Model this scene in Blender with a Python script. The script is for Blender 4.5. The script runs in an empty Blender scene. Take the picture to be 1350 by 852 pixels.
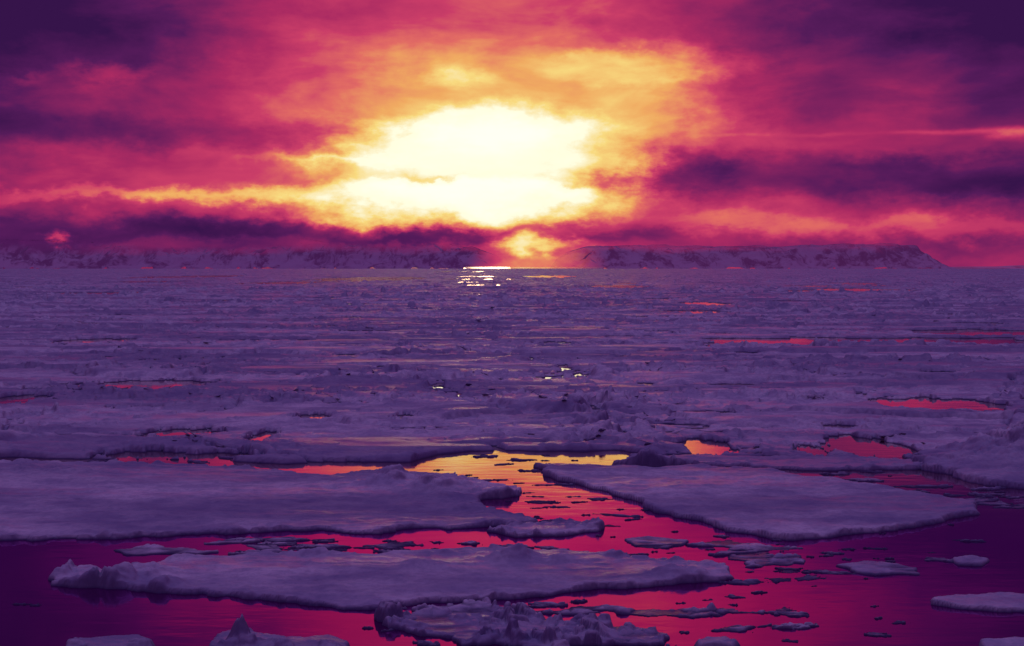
import bpy, bmesh, math, random
import numpy as np
from mathutils import Vector
random.seed(7); rng=np.random.RandomState(7)
scene=bpy.context.scene
F=1855.0; CH=10.0; TH=math.atan(74/F)
# ------------------------------------------------ camera
cam_d=bpy.data.cameras.new("camera"); cam=bpy.data.objects.new("camera",cam_d)
scene.collection.objects.link(cam); scene.camera=cam
cam.location=(0,0,CH); cam.rotation_euler=(math.pi/2-TH,0,0)
cam_d.sensor_width=36; cam_d.lens=F/1350*36; cam_d.clip_start=0.5; cam_d.clip_end=200000
scene.view_settings.view_transform='Standard'; scene.view_settings.look='None'; scene.view_settings.exposure=0
def G(px,py,z=0.0):
    a=(px-675)/F; b=(426-py)/F
    dx=a; dy=math.cos(TH)+b*math.sin(TH); dz=-math.sin(TH)+b*math.cos(TH)
    t=(CH-z)/(-dz); return (dx*t,dy*t)
def lin(c):
    return tuple([((v/255)/12.92 if v/255<=0.04045 else ((v/255+0.055)/1.055)**2.4) for v in c])+(1.0,)
# ------------------------------------------------ numpy noise
def h2(ix,iy,s=0):
    n=(ix.astype(np.int64)*374761393+iy.astype(np.int64)*668265263+s*1442695041)&0xffffffff
    n=((n^(n>>13))*1274126177)&0xffffffff
    n=((n^(n>>16))*2246822519)&0xffffffff
    n=n^(n>>15)
    return (n&0xffffff)/float(0xffffff)
def gn(x,y,s=0):
    ix=np.floor(x);iy=np.floor(y);fx=x-ix;fy=y-iy
    u=fx*fx*fx*(fx*(fx*6-15)+10);v=fy*fy*fy*(fy*(fy*6-15)+10)
    def g(i,j):
        a=h2(ix+i,iy+j,s)*2*math.pi
        return np.cos(a)*(fx-i)+np.sin(a)*(fy-j)
    a=g(0,0);b=g(1,0);c=g(0,1);d=g(1,1)
    return 1.41*((a*(1-u)+b*u)*(1-v)+(c*(1-u)+d*u)*v)
def fbm(x,y,o=4,s=0,gain=0.5):
    r=0;a=1.0;t=0
    for i in range(o):
        r=r+a*gn(x*(2.03**i)+i*13.7,y*(2.03**i)-i*7.1,s+i); t+=a; a*=gain
    return r/t*1.4
def sst(a,b,x):
    t=np.clip((x-a)/(b-a),0,1);return t*t*(3-2*t)
def voro(x,y,s=0,jit=0.9):
    ix=np.floor(x);iy=np.floor(y)
    f1=np.full(x.shape,9e9);f2=np.full(x.shape,9e9)
    cx=np.zeros(x.shape);cy=np.zeros(x.shape);gx=np.zeros(x.shape);gy=np.zeros(x.shape)
    for i in(-1,0,1):
        for j in(-1,0,1):
            px=ix+i+0.5+jit*(h2(ix+i,iy+j,s)-.5);py=iy+j+0.5+jit*(h2(ix+i,iy+j,s+77)-.5)
            d=np.hypot(x-px,y-py)
            m=d<f1
            f2=np.where(m,f1,np.minimum(f2,d))
            f1=np.where(m,d,f1);cx=np.where(m,px,cx);cy=np.where(m,py,cy)
            gx=np.where(m,ix+i,gx);gy=np.where(m,iy+j,gy)
    return f1,f2,cx,cy,gx,gy
def blocks(x,y,size,s):
    wx=x+0.25*size*fbm(x/size,y/size,2,s+9); wy=y+0.25*size*fbm(x/size+50,y/size,2,s+9)
    f1,f2,cx,cy,gx,gy=voro(wx/size,wy/size,s)
    b=h2(gx,gy,s+5); tx=h2(gx,gy,s+6)-.5; ty=h2(gx,gy,s+7)-.5
    hb=b**2.2*1.0+ (tx*(wx/size-cx)+ty*(wy/size-cy))*0.9
    return np.maximum(hb,0)*sst(0.0,0.28,f2-f1)
# ------------------------------------------------ mesh helpers
def mesh_np(name,V,Q,smooth=True):
    me=bpy.data.meshes.new(name)
    me.vertices.add(len(V)); me.vertices.foreach_set("co",np.ascontiguousarray(V,dtype=np.float32).ravel())
    n=len(Q); me.loops.add(n*4); me.loops.foreach_set("vertex_index",np.ascontiguousarray(Q,dtype=np.int32).ravel())
    me.polygons.add(n); me.polygons.foreach_set("loop_start",np.arange(0,n*4,4,dtype=np.int32))
    me.polygons.foreach_set("loop_total",np.full(n,4,dtype=np.int32))
    me.polygons.foreach_set("use_smooth",np.full(n,smooth,dtype=bool))
    me.update(calc_edges=True); return me
def obj_np(name,V,Q,mat,center=True,smooth=True):
    used=np.unique(Q); remap=np.zeros(len(V),dtype=np.int64); remap[used]=np.arange(len(used))
    V=V[used].copy(); Q=remap[Q]
    c=np.array([0,0,0.])
    if center:
        c=np.array([V[:,0].mean(),V[:,1].mean(),0.]); V=V-c
    me=mesh_np(name,V,Q,smooth); me.materials.append(mat)
    o=bpy.data.objects.new(name,me); o.location=c; scene.collection.objects.link(o); return o
def tag(o,label,cat,group=None,kind=None):
    if kind: o["kind"]=kind
    if label: o["label"]=label
    if cat: o["category"]=cat
    if group: o["group"]=group
# ------------------------------------------------ node helper
class NT:
    def __init__(s,nt): s.nt=nt; s.n=nt.nodes; s.l=nt.links
    def new(s,t,**k):
        n=s.n.new(t)
        for a,b in k.items(): setattr(n,a,b)
        return n
    def set(s,sock,v):
        if isinstance(v,bpy.types.NodeSocket): s.l.new(v,sock)
        else: sock.default_value=v
    def m(s,op,a,b=0.0,c=0.0,clamp=False):
        n=s.new('ShaderNodeMath',operation=op,use_clamp=clamp); s.set(n.inputs[0],a); s.set(n.inputs[1],b); s.set(n.inputs[2],c); return n.outputs[0]
    def v(s,op,a,b=(0,0,0),c=(0,0,0)):
        n=s.new('ShaderNodeVectorMath',operation=op); s.set(n.inputs[0],a)
        s.set(n.inputs[1],b)
        if op=='MULTIPLY_ADD': s.set(n.inputs[2],c)
        return n.outputs['Value'] if op in('LENGTH','DOT_PRODUCT','DISTANCE') else n.outputs[0]
    def noise(s,vec,scale,detail=4,rough=0.5,dist=0.0):
        n=s.new('ShaderNodeTexNoise'); s.set(n.inputs['Vector'],vec); n.inputs['Scale'].default_value=scale
        n.inputs['Detail'].default_value=detail; n.inputs['Roughness'].default_value=rough; n.inputs['Distortion'].default_value=dist; return n
    def mr(s,v,a,b,c,d,smooth=True):
        n=s.new('ShaderNodeMapRange'); n.interpolation_type='SMOOTHSTEP' if smooth else 'LINEAR'
        s.set(n.inputs[0],v)
        for i,q in enumerate((a,b,c,d)): n.inputs[i+1].default_value=q
        return n.outputs[0]
    def mix(s,f,a,b):
        n=s.new('ShaderNodeMix',data_type='RGBA'); s.set(n.inputs[0],f); s.set(n.inputs[6],a); s.set(n.inputs[7],b); return n.outputs[2]
# ------------------------------------------------ world
w=bpy.data.worlds.new("World"); scene.world=w; w.use_nodes=True
N=NT(w.node_tree); N.n.clear()
tc=N.new('ShaderNodeTexCoord'); sep=N.new('ShaderNodeSeparateXYZ'); N.l.new(tc.outputs['Generated'],sep.inputs[0])
X,Y,Z=sep.outputs
U=N.m('MULTIPLY',N.m('ARCTAN2',X,Y),F/100)
hyp=N.m('SQRT',N.m('ADD',N.m('MULTIPLY',X,X),N.m('MULTIPLY',Y,Y)))
Vv=N.m('MINIMUM',N.m('MULTIPLY',N.m('DIVIDE',Z,N.m('MAXIMUM',hyp,0.01)),F/100),60.0)
cmb=N.new('ShaderNodeCombineXYZ'); N.l.new(U,cmb.inputs[0]); N.l.new(Vv,cmb.inputs[1]); P=cmb.outputs[0]
n1=N.noise(N.v('MULTIPLY',P,(0.45,1.0,1)),1.0,2,0.5)
w1=N.v('MULTIPLY',N.v('SUBTRACT',n1.outputs['Color'],(.5,.5,.5)),(0.9,0.22,0))
n2=N.noise(N.v('MULTIPLY_ADD',P,(1.4,2.4,1),(31,7,2)),1.0,5,0.64)
w2=N.v('MULTIPLY',N.v('SUBTRACT',n2.outputs['Color'],(.5,.5,.5)),(1.4,0.58,0))
PW=N.v('ADD',N.v('ADD',P,w1),w2)
PS=N.v('ADD',P,N.v('MULTIPLY',w2,(1.0,0.18,0)))
BL=[ # px,py,sx,sy,amp,p
(655,165,330,120,.20,1.3),
(670,130,300,100,.15,2),
(620,222,225,68,.34,2.5),
(600,268,245,34,.30,3),
(650,165,140,26,.10,2),
(850,85,140,24,.14,2),
(900,130,70,36,.06,1.5),
(610,108,45,12,.12,1),
(430,212,120,7,.12,1),
(565,234,48,5,-.16,1),
(800,240,60,7,-.12,1),
(870,170,60,16,.06,1),
(1030,125,140,42,-.13,1.8),(905,228,60,32,-.22,1.6),
(60,60,240,70,-.23,1.2),(120,180,220,24,-.18,1.3),(-60,140,120,140,-.12,1),
(400,185,80,20,-.10,1),
(150,108,60,11,.20,1),
(30,122,40,6,.1,1),
(330,60,110,60,.04,1),
(200,215,170,28,.05,1),
(60,262,200,9,.18,1.3),(300,262,130,12,.22,1.3),
(120,240,200,12,.06,1),
(100,302,260,16,-.20,1.5),(380,304,180,12,-.20,1.5),(560,314,100,8,-.20,1.5),
(240,322,430,14,-.18,1.5),(240,340,430,14,-.10,1.5),
(84,314,22,4,.40,1),
(700,320,62,13,.46,1.3),(700,345,85,24,.26,1),
(1220,20,260,66,-.25,1.2),(1310,110,120,70,-.16,1),
(1200,238,320,32,-.21,1.8),(1330,255,150,24,-.12,1.3),
(1060,262,80,10,.06,1),(1220,300,240,12,.15,1.3),(960,290,100,14,.14,1),
(1190,212,60,10,.10,1),
(820,310,110,7,-.12,1),(1080,324,240,10,-.10,1),
(640,-130,400,150,.16,1),(-160,-190,500,250,-.46,1.3),(1500,-170,380,240,-.38,1.3),
(-500,200,400,300,-.15,1),(1850,200,400,300,-.2,1)]
ST=[(1270,182,100,3.5,.16,1.0),(1350,187,45,7,.30,1),(960,181,60,2.5,.05,1),(1080,183,40,2.5,.05,1)]
acc=None
for LST,PP in((BL,PW),(ST,PS)):
  for px,py,sx,sy,a,p in LST:
    cu=F*math.atan((px-675)/F)/100; cv=(352-py)/100
    q=N.v('LENGTH',N.v('MULTIPLY_ADD',PP,(100/sx,100/sy,0),(-cu*100/sx,-cv*100/sy,0)))
    e=N.m('EXPONENT',N.m('MULTIPLY',N.m('POWER',q,2*p),-1.0))
    acc=N.m('MULTIPLY_ADD',e,a,acc if acc is not None else 0.43)
n3=N.noise(N.v('MULTIPLY_ADD',P,(0.55,1.5,1),(5,3,9)),1.0,5,0.56,0.5)
n4=N.noise(N.v('MULTIPLY_ADD',P,(1.1,4.2,1),(15,23,4)),1.0,3,0.5,0.3)
acc=N.m('MULTIPLY_ADD',N.m('SUBTRACT',n3.outputs['Fac'],.5),0.38,acc)
acc=N.m('MULTIPLY_ADD',N.m('SUBTRACT',n4.outputs['Fac'],.5),0.14,acc)
cr=N.new('ShaderNodeValToRGB'); N.l.new(acc,cr.inputs[0]); el=cr.color_ramp.elements
stops=[(0.02,(54,20,74)),(0.17,(86,28,90)),(0.30,(128,35,95)),(0.42,(170,43,98)),(0.53,(202,62,104)),(0.64,(226,108,100)),(0.75,(240,170,98)),(0.87,(249,218,128)),(1.0,(255,252,222))]
el[0].position=stops[0][0]; el[0].color=lin(stops[0][1]); el[1].position=stops[-1][0]; el[1].color=lin(stops[-1][1])
for p,c in stops[1:-1]:
    e=el.new(p); e.color=lin(c)
boost=N.mr(acc,0.95,1.25,1.0,1.25)
col=N.v('SCALE',cr.outputs[0]); col.node.inputs['Scale'].default_value=1; N.l.new(boost,col.node.inputs['Scale'])
fz=N.mr(Z,0.24,0.5,0,1)
col=N.mix(fz,col,(0.125,0.083,0.275,1))
fb=N.mr(Y,0.75,-0.1,0,1)
lo=N.m('MULTIPLY',fb,N.mr(Z,0.45,0.1,0,1))
col=N.mix(lo,col,(0.032,0.014,0.062,1))
bg=N.new('ShaderNodeBackground'); N.l.new(col,bg.inputs[0]); bg.inputs[1].default_value=1.0
out=N.new('ShaderNodeOutputWorld'); N.l.new(bg.outputs[0],out.inputs[0])
# ------------------------------------------------ sun
sd=bpy.data.lights.new("sun",'SUN'); so=bpy.data.objects.new("sun",sd); scene.collection.objects.link(so)
sd.energy=0.012; sd.angle=math.radians(2.2); sd.color=(1,0.66,0.40)
saz=math.atan((638-675)/F); sel=math.radians(1.0)
sdir=Vector((math.sin(saz)*math.cos(sel),math.cos(saz)*math.cos(sel),math.sin(sel)))
so.rotation_euler=sdir.to_track_quat('Z','Y').to_euler(); so.location=(0,0,60)
# ------------------------------------------------ materials
def new_mat(name):
    m=bpy.data.materials.new(name); m.use_nodes=True; n=NT(m.node_tree); n.n.clear()
    o=n.new('ShaderNodeOutputMaterial'); b=n.new('ShaderNodeBsdfPrincipled'); n.l.new(b.outputs[0],o.inputs[0]); return m,n,b,o
def ice_mat(name,bright=1.0,bump=0.5):
    m,n,b,o=new_mat(name)
    geo=n.new('ShaderNodeNewGeometry'); pos=geo.outputs['Position']
    sp=n.new('ShaderNodeSeparateXYZ'); n.l.new(pos,sp.inputs[0])
    na=n.noise(pos,0.45,5,0.65); nb=n.noise(pos,3.5,5,0.7); nc=n.noise(n.v('MULTIPLY',pos,(0.045,0.20,0.1)),1.0,4,0.6)
    nd=n.noise(n.v('MULTIPLY',pos,(0.020,0.075,0.1)),1.0,5,0.62)
    base=n.mix(n.mr(na.outputs['Fac'],.38,.62,0,1),(0.54*bright,0.50*bright,0.64*bright,1),(0.84*bright,0.78*bright,0.85*bright,1))
    base=n.mix(n.m('MULTIPLY',n.mr(nb.outputs['Fac'],.35,.6,1,0),0.34),base,(0.26,0.24,0.40,1))
    base=n.mix(n.m('MULTIPLY',n.mr(nd.outputs['Fac'],.43,.58,1,0),0.62),base,(0.20,0.17,0.36,1))
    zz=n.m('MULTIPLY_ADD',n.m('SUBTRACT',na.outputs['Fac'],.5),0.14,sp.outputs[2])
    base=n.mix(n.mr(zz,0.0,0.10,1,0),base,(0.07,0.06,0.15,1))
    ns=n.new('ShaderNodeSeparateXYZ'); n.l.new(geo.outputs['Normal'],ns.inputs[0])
    base=n.mix(n.mr(ns.outputs[2],0.5,0.985,0.6,0),base,(0.15,0.12,0.28,1))  # shade on tilted rubble faces, painted into the base colour
    base=n.mix(n.mr(ns.outputs[2],0.2,0.7,0.6,0),base,(0.09,0.075,0.18,1))  # second, deeper painted shade on steep walls
    n.l.new(base,b.inputs['Base Color'])
    flat=n.mr(ns.outputs[2],0.965,0.998,0,1)
    wet=n.m('MULTIPLY',n.mr(nc.outputs['Fac'],.46,.57,0,1),flat)
    n.set(b.inputs['Roughness'],n.mr(wet,0,1,0.78,0.30,False))
    n.set(b.inputs['Specular IOR Level'],n.mr(wet,0,1,0.10,0.75,False))
    b.inputs['Specular Tint'].default_value=(1.0,0.5,0.72,1)
    bp=n.new('ShaderNodeBump'); bp.inputs['Strength'].default_value=bump; bp.inputs['Distance'].default_value=0.12
    hh=n.m('MULTIPLY_ADD',nb.outputs['Fac'],0.6,na.outputs['Fac']); n.l.new(hh,bp.inputs['Height']); n.l.new(bp.outputs[0],b.inputs['Normal'])
    return m
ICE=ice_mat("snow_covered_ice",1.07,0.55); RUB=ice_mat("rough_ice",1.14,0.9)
m,n,b,o=new_mat("calm_sea_water"); WATER=m
geo=n.new('ShaderNodeNewGeometry'); n.n.remove(b)
wa=n.noise(n.v('MULTIPLY',geo.outputs['Position'],(0.5,1.2,1)),1.0,3,0.5); wb=n.noise(n.v('MULTIPLY',geo.outputs['Position'],(0.04,0.07,1)),1.0,2,0.5)
bp=n.new('ShaderNodeBump'); bp.inputs['Distance'].default_value=0.02; bp.inputs['Strength'].default_value=0.35
n.l.new(n.m('MULTIPLY_ADD',wb.outputs['Fac'],2.0,wa.outputs['Fac']),bp.inputs['Height'])
fr=n.new('ShaderNodeFresnel'); fr.inputs['IOR'].default_value=1.6; n.l.new(bp.outputs[0],fr.inputs['Normal'])
gl=n.new('ShaderNodeBsdfGlossy'); n.l.new(bp.outputs[0],gl.inputs['Normal'])
wc=n.noise(n.v('MULTIPLY',geo.outputs['Position'],(0.10,0.30,1)),1.0,3,0.55)
n.l.new(n.mr(wc.outputs['Fac'],.40,.62,0.03,0.08),gl.inputs['Roughness'])
n.l.new(n.mix(n.mr(fr.outputs[0],0.38,0.50,0,1),(1.0,0.30,0.92,1),(1.0,0.92,0.80,1)),gl.inputs['Color'])
df=n.new('ShaderNodeBsdfDiffuse'); df.inputs[0].default_value=(0.06,0.012,0.06,1)
mx=n.new('ShaderNodeMixShader'); n.l.new(n.m('MULTIPLY_ADD',fr.outputs[0],1.25,0.18,clamp=True),mx.inputs[0]); n.l.new(df.outputs[0],mx.inputs[1]); n.l.new(gl.outputs[0],mx.inputs[2]); n.l.new(mx.outputs[0],o.inputs[0])
# ------------------------------------------------ water
R=90000.0
me=bpy.data.meshes.new("sea"); bm=bmesh.new()
xs=[-R,-4000,-400,-60,60,400,4000,R]; ys=[-3000,-200,30,200,1500,9000,R]
grid=[[bm.verts.new((x,y,0)) for x in xs] for y in ys]
for j in range(len(ys)-1):
    for i in range(len(xs)-1): bm.faces.new((grid[j][i],grid[j][i+1],grid[j+1][i+1],grid[j+1][i]))
bm.to_mesh(me); bm.free(); me.materials.append(WATER)
sea=bpy.data.objects.new("water",me); scene.collection.objects.link(sea); tag(sea,"calm dark sea water reflecting the sunset between ice","water",kind="structure")
# ------------------------------------------------ mountains
def mt_mat(name,z0,z1,x0,x1,hz,hf=0.55):
    m,n,b,o=new_mat(name)
    geo=n.new('ShaderNodeNewGeometry'); ns=n.new('ShaderNodeSeparateXYZ'); n.l.new(geo.outputs['Normal'],ns.inputs[0])
    sp=n.new('ShaderNodeSeparateXYZ'); n.l.new(geo.outputs['Position'],sp.inputs[0])
    na=n.noise(n.v('MULTIPLY',geo.outputs['Position'],(0.009,0.004,0.011)),1.0,7,0.66,0.9)
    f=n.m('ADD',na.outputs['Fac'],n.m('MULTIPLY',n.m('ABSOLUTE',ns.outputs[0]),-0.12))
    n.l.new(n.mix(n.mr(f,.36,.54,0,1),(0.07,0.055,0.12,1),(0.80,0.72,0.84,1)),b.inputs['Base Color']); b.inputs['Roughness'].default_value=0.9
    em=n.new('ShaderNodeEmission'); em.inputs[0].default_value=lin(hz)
    mx=n.new('ShaderNodeMixShader'); mx.inputs[0].default_value=hf; n.l.new(b.outputs[0],mx.inputs[1]); n.l.new(em.outputs[0],mx.inputs[2])  # distance haze painted in as an even glow over rock and snow
    tr=n.new('ShaderNodeBsdfTransparent')
    nn=n.noise(n.v('MULTIPLY',geo.outputs['Position'],(0.003,0.002,0.010)),1.0,4,0.55)
    zz=n.m('MULTIPLY_ADD',n.m('SUBTRACT',nn.outputs['Fac'],.5),90.0,sp.outputs[2])
    xx=n.m('MULTIPLY_ADD',n.m('SUBTRACT',nn.outputs['Fac'],.5),120.0,sp.outputs[0])
    if x1>x0: a=n.m('MAXIMUM',n.mr(zz,z0,z1,0,1),n.mr(xx,x0,x1,0,1))
    else: a=n.m('MAXIMUM',n.mr(zz,z0,z1,0,1),n.mr(xx,x1,x0,0.9,0))
    m2=n.new('ShaderNodeMixShader'); n.l.new(a,m2.inputs[0]); n.l.new(mx.outputs[0],m2.inputs[1]); n.l.new(tr.outputs[0],m2.inputs[2]); n.l.new(m2.outputs[0],o.inputs[0])
    return m
def mountain(prof,label,seed,mat):
    D=8000.0
    pts=[((p-675)/F*D,(351-y)/F*D) for p,y in prof]
    x=np.arange(pts[0][0],pts[-1][0],5.0); yy=np.concatenate([np.arange(0,520,8.0),np.arange(520,1300,80.0)])
    XX,YY=np.meshgrid(x,yy)
    Hh=np.interp(XX,[p[0] for p in pts],[p[1] for p in pts])
    Hh=Hh*(1+0.16*fbm(XX/190,YY*0,5,seed))
    wx=XX+60*fbm(XX/140,YY/140,3,seed+1)
    gul=1-2*np.abs(fbm(wx/260,YY/500,2,seed+3)); g2=1-2*np.abs(fbm(wx/90,YY/200,3,seed+8))
    t=(YY-60+90*gul+35*g2-30)/330
    t=np.clip(t,0,1); prof_=np.maximum(t**1.1,0.10*sst(0,30,YY))
    ZZ=Hh*prof_*(1+0.14*fbm(XX/70,YY/60,4,seed+5)*(1-t*0.8))-2
    V=np.stack([XX,D+YY,ZZ],-1).reshape(-1,3); nx=len(x); ny=len(yy)
    I=np.arange(nx*ny).reshape(ny,nx); Q=np.stack([I[:-1,:-1],I[:-1,1:],I[1:,1:],I[1:,:-1]],-1).reshape(-1,4)
    ob=obj_np("mountain",V,Q,mat,smooth=True); tag(ob,label,"mountain",kind="structure"); return ob
ML=mt_mat("cloud_wreathed_cliff",72,155,-280,-70,(82,33,94),0.58); MR=mt_mat("painted_haze_cliff",85,170,560,300,(88,35,94),0.58); MH=mt_mat("hazy_cliff",20,160,90000,90001,(120,40,95))
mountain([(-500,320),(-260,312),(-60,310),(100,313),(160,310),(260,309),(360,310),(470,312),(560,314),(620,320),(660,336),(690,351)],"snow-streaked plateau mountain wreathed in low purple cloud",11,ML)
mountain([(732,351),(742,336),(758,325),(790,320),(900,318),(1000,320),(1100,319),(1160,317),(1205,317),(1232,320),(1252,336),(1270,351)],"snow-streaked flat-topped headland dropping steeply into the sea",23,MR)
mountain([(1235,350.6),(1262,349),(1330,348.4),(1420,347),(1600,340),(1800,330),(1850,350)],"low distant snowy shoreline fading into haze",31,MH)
# ------------------------------------------------ pack ice
pud=[(115,285,503,513),(-20,48,522,536),(1165,1325,527,543),(902,962,581,599),(1095,1190,577,602),(330,360,572,582),(900,1400,446.5,453.5),(1200,1400,436,442),
(185,290,568,577),(518,546,549,554),(420,560,366,370),(200,300,364,366),
(900,960,399,402),(880,960,410,413),(1055,1090,590,600),(370,495,612,628),(240,330,599,605),(60,200,386,388),(1060,1200,381,383),
(330,420,372,374),(690,760,364,365),(130,240,597,604),(770,860,377,379),(700,760,452,453),(388,432,548,553),(80,170,448,451)]
NB=len(pud)
rp=random.Random(5)
for i in range(17):
    yy_=rp.choice([358,361,364.5,368,372,376,388,391]); c_x=rp.gauss(628,22); l_=rp.uniform(5,26); pud.append((c_x-l_/2,c_x+l_/2,yy_,yy_+rp.uniform(0,.6)))
for i in range(64):
    yy_=rp.uniform(366,570) if i%2 else rp.uniform(366,430); c_x=rp.uniform(0,1350)
    if abs(c_x-640)<150: continue
    l_=rp.uniform(25,120)*(0.7 if yy_>450 else 1); pud.append((c_x-l_/2,c_x+l_/2,yy_,yy_+.9+max(0,(yy_-430)/38)))
PE=[]
for i,(x0,x1,y0,y1) in enumerate(pud):
    e0,e1=(1,2.5) if i<NB and y0>430 else ((0.6,1.2) if i<NB else (0.35,0.6))
    a=G((x0+x1)/2,y0-e0); c=G((x0+x1)/2,y1+e1)
    cy=(a[1]+c[1])/2; rx=(x1-x0)/2/F*cy*1.05; ry=(a[1]-c[1])/2
    cx=((x0+x1)/2-675)/F*cy; PE.append((cx,cy,rx,ry))
bnd=[(-900,606),(0,606),(300,607),(380,612),(540,612),(575,602),(620,597),(700,596),(810,595),(850,600),(880,603),(1000,604),(1120,602),(1250,603),(1400,604),(2200,606)]
bx=[G(*p)[0] for p in bnd]; by=[G(*p)[1] for p in bnd]
CX,CY=40.0,25.0
def pack(x,y):
    r=np.hypot(x,y)
    wx=x+6*fbm(x/14,y/14,5,1,.55); wy=y+6*fbm(x/14+40,y/14,5,2,.55)
    f1,f2,cx,cy,gx,gy=voro(wx/CX,wy/CY,3)
    gap=(f2-f1)*0.5*28
    op=fbm(x/140,y/110,3,5)
    wdt=0.12+0.5*sst(-0.1,0.4,op)+2.5*sst(0.2,0.6,op)*sst(600,1000,r)
    s=gap-wdt
    pd=np.full(x.shape,1e6)
    small=fbm(x/3.0,y/3.0,3,31)
    for (ex,ey,rx,ry) in PE:
        mk=(np.abs(x-ex)<rx*1.6+6)&(np.abs(y-ey)<ry*1.6+8)
        xm=x[mk];ym=y[mk]
        q=np.sqrt(((xm-ex)/rx)**2+((ym-ey)/ry)**2)-1+0.5*fbm(xm/(rx*0.35),ym/(ry*0.6),4,int(abs(ex*7))%97)
        pd[mk]=np.minimum(pd[mk],q*min(rx,ry))
    s=np.minimum(s,pd)
    yb=np.interp(x,bx,by)+1.6*fbm(x/6,y/30,4,44)
    s=np.minimum(s,y-yb)
    s2=s+0.3*small
    idn=h2(gx,gy,12)
    free=0.12+0.12*idn
    h=-0.5+(0.5+free)*sst(-0.3,0.35,s2)
    fy=np.maximum(y-yb,0)
    front=np.exp(-fy/8.0)*sst(-.4,.15,fbm(x/15,y/15,3,67))
    zone=sst(0.14,0.34,fbm(x/85,y/14,4,61)+0.15*fbm(x/8,y/5,3,62))
    edge=np.exp(-np.maximum(s,0)/1.9)*sst(-0.35,0.2,fbm(x/18,y/18,3,71))
    RR=np.clip(1.0*edge+0.8*zone+0.5*front,0,1.0)*sst(-0.2,0.4,s2)*(0.25+0.75*sst(0,4.0,fy))*(0.35+0.65*sst(0,4,pd))
    b1=blocks(x,y*1.0,2.2,101); b2=blocks(x,y,0.95,131)
    h=h+RR*(0.50*b1+0.32*b2+0.08*fbm(x/0.8,y/0.8,3,9))
    far=sst(130,400,r)
    b4=blocks(x,y,4.0,171)
    ln=1-np.abs(fbm(x/130,y/24,3,90))/0.05
    h=h+far*1.2*np.clip(ln,0,1)*(b4+b1)*sst(0,.5,s2)*sst(0,6,pd)
    px_=x+1.5*fbm(x/4,y/4,3,141); py_=y+1.5*fbm(x/4+20,y/4,3,142)
    p1,p2,_a,_b,pgx,pgy=voro(px_/14.0,py_/8.0,143)
    pm=sst(-0.2,0.0,fbm(x/50,y/22,3,144))*sst(0,.5,s2)*sst(0,3,pd)
    h=h+pm*((h2(pgx,pgy,145)**2)*0.46-0.50*(1-sst(0.04,0.12+0.12*sst(120,450,r),p2-p1)))
    h=h+sst(0,1,s)*(0.05*fbm(x/7,y/5,4,15)+0.015*fbm(x/1.2,y/1.2,3,16)+0.07*sst(.1,.5,fbm(x/11,y/5,3,18)))
    sl=-0.05+0.10*fbm(x/2,y/2,3,83)+0.6*b1*sst(-.1,.3,fbm(x/20,y/12,3,81))+0.35*b2
    ok=(pd>0.2+0.3*small)&(y>yb+0.8)
    h=np.where(ok,np.maximum(h,np.minimum(sl,0.4)),h)
    return h,gx*10007+gy,RR
deg=math.pi/180
ang=np.concatenate([np.linspace(-36,-23,30,endpoint=False),np.linspace(-23,23,960),np.linspace(23,36,31)[1:]])*deg
rr=[64.0]
while rr[-1]<8080: rr.append(rr[-1]*(1.003 if rr[-1]<100 else (1.0044 if rr[-1]<700 else 1.012)))
rr=np.array(rr)
A,RR_=np.meshgrid(ang,rr); XX=RR_*np.sin(A); YY=RR_*np.cos(A)
HH,ID,RB=pack(XX,YY)
nx=len(ang); ny=len(rr)
V=np.stack([XX,YY,HH],-1).reshape(-1,3)
I=np.arange(nx*ny).reshape(ny,nx)
Q=np.stack([I[:-1,:-1],I[:-1,1:],I[1:,1:],I[1:,:-1]],-1).reshape(-1,4)
hf=HH.ravel(); keep=hf[Q].max(1)>-0.35; Q=Q[keep]
idf=ID.ravel(); qi=idf[Q].min(1); qr=RR_.ravel()[Q].mean(1)
uid,inv=np.unique(qi,return_inverse=True)
mr_=np.bincount(inv,weights=qr)/np.bincount(inv); cnt=np.bincount(inv)
near=(mr_<330)&(cnt>60)
print("near floes",near.sum(),"verts",len(V))
far=~near[inv]
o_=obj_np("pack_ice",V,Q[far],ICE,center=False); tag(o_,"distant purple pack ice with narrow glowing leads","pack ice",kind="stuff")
order=np.argsort(inv,kind='stable'); ino=inv[order]; 
starts=np.searchsorted(ino,np.arange(len(uid))); ends=np.searchsorted(ino,np.arange(len(uid)),side='right')
rbf=RB.ravel()
for k in np.where(near)[0]:
    qs=Q[order[starts[k]:ends[k]]]
    r_=rbf[qs].mean()
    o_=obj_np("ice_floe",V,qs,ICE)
    lab="snow-covered ice floe broken into rough rubble ridges" if r_>0.5 else ("flat snow-covered ice floe with some rubble at its edges" if r_>0.2 else "smooth flat snow-covered ice floe in the pack")
    tag(o_,lab,"ice floe","pack ice floes on the sea")
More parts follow.
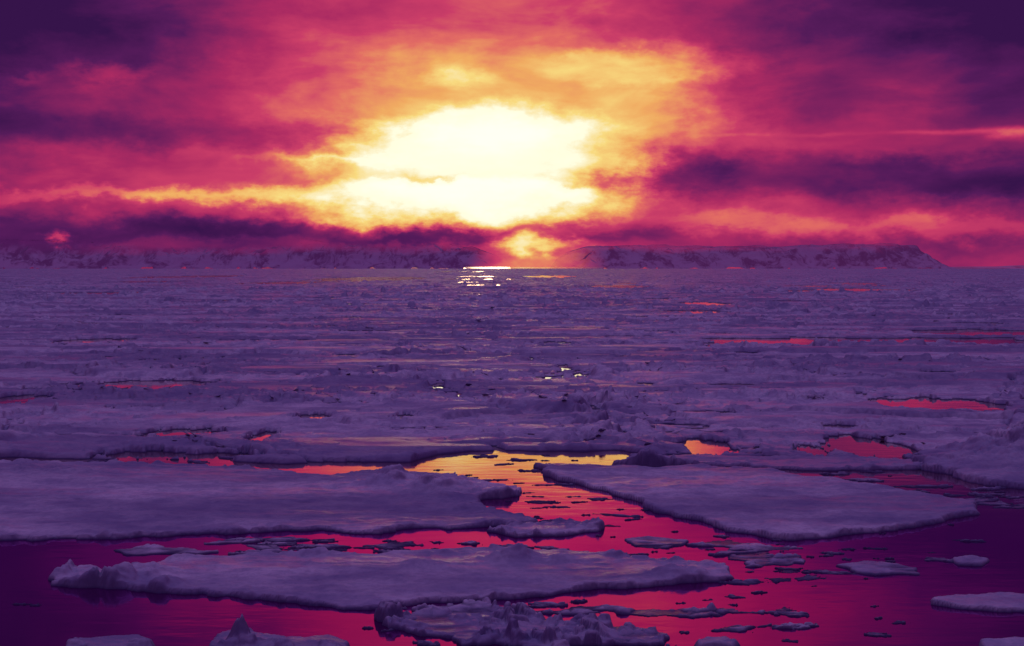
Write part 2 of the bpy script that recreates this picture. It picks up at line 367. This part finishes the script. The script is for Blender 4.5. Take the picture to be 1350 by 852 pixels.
# ------------------------------------------------ hero floes
def sdf(x,y,poly):
    n=len(poly); d=np.full(x.shape,1e18); ins=np.zeros(x.shape,bool)
    for i in range(n):
        ax,ay=poly[i]; bx_,by_=poly[(i+1)%n]; ex,ey=bx_-ax,by_-ay; wx,wy=x-ax,y-ay
        t=np.clip((wx*ex+wy*ey)/(ex*ex+ey*ey+1e-12),0,1); d=np.minimum(d,(wx-ex*t)**2+(wy-ey*t)**2)
        c=((ay>y)!=(by_>y)); xi=ax+(y-ay)*ex/(ey if abs(ey)>1e-9 else 1e-9); ins^=(c&(x<xi))
    return np.where(ins,1,-1)*np.sqrt(d)
HEROS=[]
def hero(pp,label,free=0.28,edge=0.5,allr=0.0,mounds=(),res=0.1,warp=0.7,seed=0,bsize=0.9,cat="ice floe",mat=None,soft=0.0):
    poly=[G(a,c) for a,c in pp]; HEROS.append(poly)
    xs=[p[0] for p in poly]; ys=[p[1] for p in poly]
    x=np.arange(min(xs)-1.2,max(xs)+1.2,res); y=np.arange(min(ys)-1.2,max(ys)+1.2,res)
    X_,Y_=np.meshgrid(x,y)
    s=sdf(X_+warp*fbm(X_/2.2,Y_/2.2,5,seed+200,0.55),Y_+warp*fbm(X_/2.2+30,Y_/2.2,5,seed+201,0.55),poly)
    fr_=free*(1+0.5*fbm(X_/1.6,Y_/1.6,3,seed+40))
    h=-0.45+(0.45+fr_)*sst(-0.10,0.08+soft,s)
    ed=np.exp(-np.maximum(s,0)/0.5)*sst(-0.2,0.4,fbm(X_/3.0,Y_/3.0,3,seed+3))
    mo=0
    for (mx_,my_,mr,mh) in mounds:
        c=G(mx_,my_,0.3)
        g_=np.exp(-(((X_-c[0])/mr)**2+((Y_-c[1])/(mr*0.8))**2)); mo=mo+g_*mh
    ins=sst(-0.1,0.25,s)
    b1=blocks(X_,Y_,bsize,seed+11); b2=blocks(X_,Y_,bsize*0.5,seed+12)
    rb=np.clip(edge*ed+allr*sst(-.3,.3,fbm(X_/2.5,Y_/2.5,3,seed+30)),0,1.2)
    k=1-0.6*min(1,soft*4)
    h=h+ins*(rb*(0.32*b1+0.20*b2+0.05*fbm(X_/0.4,Y_/0.4,3,seed+14))+mo*(0.65+k*(0.45*b1+0.25*b2+0.3*fbm(X_/0.5,Y_/0.5,4,seed+4))))
    h=h+ins*(0.035*fbm(X_/4,Y_/2.5,4,seed+5)+0.014*fbm(X_/0.5,Y_/0.5,4,seed+6,0.6)+0.03*sst(0,.25,fbm(X_/3,Y_/0.8,3,seed+7)))
    V=np.stack([X_,Y_,h],-1).reshape(-1,3); nx=len(x); ny=len(y)
    I=np.arange(nx*ny).reshape(ny,nx); Q=np.stack([I[:-1,:-1],I[:-1,1:],I[1:,1:],I[1:,:-1]],-1).reshape(-1,4)
    Q=Q[V[:,2][Q].max(1)>-0.40]
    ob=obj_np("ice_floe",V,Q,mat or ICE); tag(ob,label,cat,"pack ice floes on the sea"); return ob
hero([(-260,612),(0,612),(200,614),(330,620),(430,630),(500,622),(560,624),(620,634),(690,645),(690,655),(640,660),(625,668),(660,678),(706,686),(690,694),(600,696),(500,702),(380,700),(250,706),(120,712),(0,714),(-260,716)],
 "broad flat snow-covered floe with ridged broken rim",0.15,0.9,0,[(522,630,1.5,.62),(500,636,1.0,.32),(560,641,1.3,.5),(610,642,1.1,.42),(655,648,0.9,.36),(660,686,.8,.18),(510,694,.7,.25),(30,618,2,.3),(100,618,1.5,.2),(440,634,1.2,.15),(590,652,1.0,.3),(620,662,.8,.2)],0.10,0.9,1)
hero([(709,616),(760,616),(840,620),(930,618),(1010,624),(1100,636),(1160,646),(1230,655),(1292,668),(1290,678),(1240,688),(1190,700),(1120,706),(1050,713),(1000,708),(960,700),(905,684),(870,676),(820,656),(770,642),(735,634),(712,626)],
 "flat wedge-shaped floe with dark undercut edge",0.19,0.3,0,[(1270,676,.6,.08),(722,620,.7,.12)],0.09,0.45,2)
hero([(62,762),(90,752),(140,758),(200,745),(245,738),(330,736),(430,733),(540,732),(640,728),(700,726),(760,730),(820,738),(880,742),(920,744),(960,752),(970,762),(930,768),(860,774),(760,780),(700,788),(600,795),(500,803),(420,802),(340,792),(240,784),(150,778),(70,772)],
 "long flat snow-covered floe with lumpy rounded edges",0.14,0.9,0,[(100,760,.7,.22),(190,750,.9,.34),(225,762,.5,.26),(690,730,.6,.42),(655,732,.5,.25),(740,733,.5,.24),(880,750,.5,.34),(910,752,.7,.3),(560,738,.6,.15),(130,764,.7,.26),(160,756,.6,.25)],0.065,0.7,3)
hero([(505,812),(560,806),(620,800),(690,803),(700,812),(760,818),(850,826),(888,836),(880,850),(800,858),(700,862),(640,858),(610,846),(560,838),(515,826)],
 "jumbled floe of broken ice rubble",0.05,0.7,1.0,[(620,806,.6,.15),(680,830,.8,.15),(760,845,.9,.18),(560,815,.5,.05)],0.045,1.1,4,0.6,mat=RUB)
hero([(806,614),(830,605),(880,602),(960,604),(1060,604),(1150,606),(1230,610),(1230,618),(1100,622),(960,616),(850,618)],
 "low thin floe with a snowy hummock on it",0.14,0.7,0.2,[(855,609,1.3,.85),(835,613,1.0,.3),(905,611,1.2,.12)],0.11,0.7,5,soft=.05)
hero([(1190,610),(1215,604),(1260,594),(1330,580),(1500,570),(1700,580),(1700,652),(1500,656),(1400,650),(1340,645),(1280,638),(1250,626)],
 "snowy pressure ridge of drifted heaped ice",0.18,0.5,0.2,[(1290,612,2.4,.45),(1350,598,3.4,1.35),(1430,606,4.5,1.2),(1530,610,5,.8),(1320,628,2,.25)],0.12,1.0,6,1.8,soft=.14)
hero([(78,860),(82,848),(100,842),(118,846),(150,842),(190,840),(212,846),(214,872),(90,890)],
 "pale rounded lumps of snowy floating ice",0.12,0.4,0,[(100,848,.35,.5),(145,856,.35,.3),(185,850,.45,.45)],0.04,0.2,7,0.5,soft=.12)
hero([(270,856),(290,842),(320,834),(345,840),(400,844),(440,843),(468,850),(470,880),(380,900),(290,900)],
 "pale ice lump rising to a single pointed peak",0.15,0.4,0,[(314,847,.22,.7),(320,850,.6,.38),(370,852,.5,.38),(430,850,.5,.34),(285,854,.3,.2)],0.04,0.25,27,0.5,soft=.08)
hero([(905,852),(925,844),(960,844),(985,852),(975,870),(915,870)],"small rounded snowy ice lump afloat",0.2,0.1,0,[(943,852,.45,.35)],0.05,0.12,8,0.5,soft=.2)
hero([(1225,792),(1260,786),(1330,788),(1450,790),(1450,812),(1330,808),(1250,803),(1222,798)],"small flat snow-covered floe",0.14,0.4,0,[(1240,796,.4,.1)],0.06,0.4,9)
hero([(1290,855),(1350,850),(1420,852),(1420,875),(1300,870)],"low snow-topped floe fragment",0.2,0.3,0,[],0.06,0.25,10)
hero([(140,723),(180,720),(250,722),(300,727),(260,732),(170,733)],"thin slushy floe fragment low in the water",0.06,0.3,0.1,[],0.07,0.6,12)
hero([(640,700),(680,692),(740,688),(785,692),(788,700),(740,706),(690,710)],"small knobbly floe of refrozen rubble",0.09,0.7,0.5,[(760,697,.6,.18),(700,700,.5,.12)],0.06,0.6,13,0.6)
hero([(815,712),(850,708),(912,714),(905,720),(840,720)],"small thin slab of floating ice",0.06,0.3,0.1,[],0.06,0.4,14,0.6)
hero([(1095,748),(1140,742),(1205,750),(1212,757),(1150,758)],"small slushy slab of floating ice",0.06,0.4,0.2,[],0.06,0.5,15,0.5)
hero([(1256,738),(1285,734),(1312,741),(1300,747),(1262,746)],"small rounded snow-capped ice slab",0.08,0.2,0.1,[(1285,741,.4,.08)],0.06,0.3,16,0.5)
hero([(700,804),(820,798),(890,800),(960,806),(1008,812),(900,816),(820,812)],"dark slushy mat of brash ice",0.02,0.4,0.3,[],0.06,1.0,17,0.6)
hero([(970,738),(1000,730),(1050,730),(1060,736),(1020,744),(985,748)],"dark slushy raft of broken ice",0.02,0.4,0.3,[],0.06,0.9,18,0.6)
hero([(900,720),(960,714),(1020,718),(1060,720),(1040,725),(960,725)],"thin slushy raft of brash ice",0.02,0.4,0.2,[],0.06,0.9,19,0.6)
# ------------------------------------------------ small brash pieces (shared meshes)
def plate(seed,res=0.05):
    r_=random.Random(seed); k=9
    poly=[(math.cos(a)*r_.uniform(.4,1.1),math.sin(a)*r_.uniform(.3,.9)) for a in [2*math.pi*i/k+r_.uniform(-.2,.2) for i in range(k)]]
    x=np.arange(-1.5,1.5,res); X_,Y_=np.meshgrid(x,x)
    s=sdf(X_+.6*fbm(X_*1.6,Y_*1.6,5,seed,.6),Y_+.6*fbm(X_*1.6+9,Y_*1.6,5,seed,.6),poly)
    h=-0.16+(0.16+0.035)*sst(-.10,.10,s)+sst(-.1,.2,s)*(0.08*blocks(X_,Y_,0.6,seed)+0.025*fbm(X_*2,Y_*2,3,seed))
    V=np.stack([X_,Y_,h],-1).reshape(-1,3); n_=len(x); I=np.arange(n_*n_).reshape(n_,n_)
    Q=np.stack([I[:-1,:-1],I[:-1,1:],I[1:,1:],I[1:,:-1]],-1).reshape(-1,4); Q=Q[V[:,2][Q].max(1)>-0.14]
    used=np.unique(Q); rm=np.zeros(len(V),int); rm[used]=np.arange(len(used))
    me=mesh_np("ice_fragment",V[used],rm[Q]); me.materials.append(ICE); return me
plates=[plate(300+i) for i in range(12)]
def inside(x,y,m=0.0):
    a=np.array([x]);b_=np.array([y])
    return any(sdf(a,b_,p)[0]>-m for p in HEROS)
regs=[(690,900,640,740,44,.08,.45),(620,720,655,690,14,.1,.4),(930,1180,705,770,44,.08,.55),(700,1060,785,850,36,.08,.55),(300,640,712,732,30,.15,.9),(1000,1345,640,760,28,.08,.4),
(480,1040,715,725,22,.1,.6),(60,380,604,622,16,.3,1.3),(560,830,600,640,26,.1,.5),(980,1345,770,850,7,.08,.2),(0,60,765,800,2,.1,.2),(480,700,800,850,8,.08,.3),(1080,1240,622,650,20,.1,.7),(1220,1345,645,672,30,.15,.8)]
c_=0
for x0,x1,y0,y1,k,s0,s1 in regs:
    for i in range(k):
        px=random.uniform(x0,x1);py=random.uniform(y0,y1);gx_,gy_=G(px,py)
        sc=s0+(s1-s0)*random.random()**2.2
        if inside(gx_,gy_,sc*0.7): continue
        ob=bpy.data.objects.new("ice_fragment",plates[c_%12]); c_+=1
        ob.location=(gx_,gy_,random.uniform(-.015,.015)); ob.scale=(sc*random.uniform(1.3,2.8),sc*random.uniform(.7,1.2),random.uniform(.7,1.2)*min(1.0,sc+.4)); ob.rotation_euler=(0,0,random.uniform(-.4,.4)+random.choice((0,math.pi)))
        scene.collection.objects.link(ob); tag(ob,"small flat fragment of ice floating on dark water","ice fragment","ice fragments floating between floes")
# ------------------------------------------------ ice blocks on ridges
def block(seed):
    r_=random.Random(seed); bm=bmesh.new()
    for i in range(13): bm.verts.new((r_.uniform(-1,1),r_.uniform(-.7,.7),r_.uniform(-.45,.45)))
    res=bmesh.ops.convex_hull(bm,input=bm.verts)
    bmesh.ops.delete(bm,geom=[g for g in res['geom_interior'] if isinstance(g,bmesh.types.BMVert)],context='VERTS')
    bmesh.ops.bevel(bm,geom=bm.edges[:],offset=0.09,segments=2,affect='EDGES')
    bmesh.ops.triangulate(bm,faces=bm.faces[:]); bmesh.ops.subdivide_edges(bm,edges=bm.edges[:],cuts=1,use_grid_fill=True)
    from mathutils import noise as mn
    for v in bm.verts: v.co+=v.normal*0.07*mn.noise(v.co*2.6+Vector((seed,0,0)))
    for f_ in bm.faces: f_.smooth=True
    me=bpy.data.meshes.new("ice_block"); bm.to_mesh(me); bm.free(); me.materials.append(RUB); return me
bms=[block(500+i) for i in range(8)]
cand=np.where((RB>0.4)&(HH>0.15)&(RR_<340)&(np.abs(A)<21*deg))
pr=1.0/ (rr[cand[0]]); pr/=pr.sum()
sel_=rng.choice(len(cand[0]),200,replace=False,p=pr)
for k,i in enumerate(sel_):
    a,b_=cand[0][i],cand[1][i]
    s_=random.uniform(.18,.45)*(1+ (rr[a]>150)*0.6)
    ob=bpy.data.objects.new("ice_block",bms[k%8]); ob.location=(XX[a,b_],YY[a,b_],HH[a,b_]+s_*0.03)
    ob.scale=(s_*1.2,s_,s_*random.uniform(.5,.85)); ob.rotation_euler=(random.uniform(-.3,.3),random.uniform(-.3,.3),random.uniform(0,6.28))
    scene.collection.objects.link(ob); tag(ob,"angular block of ice upended on a rubble ridge","ice block","ice blocks heaped on the floes")
print("frags",c_)
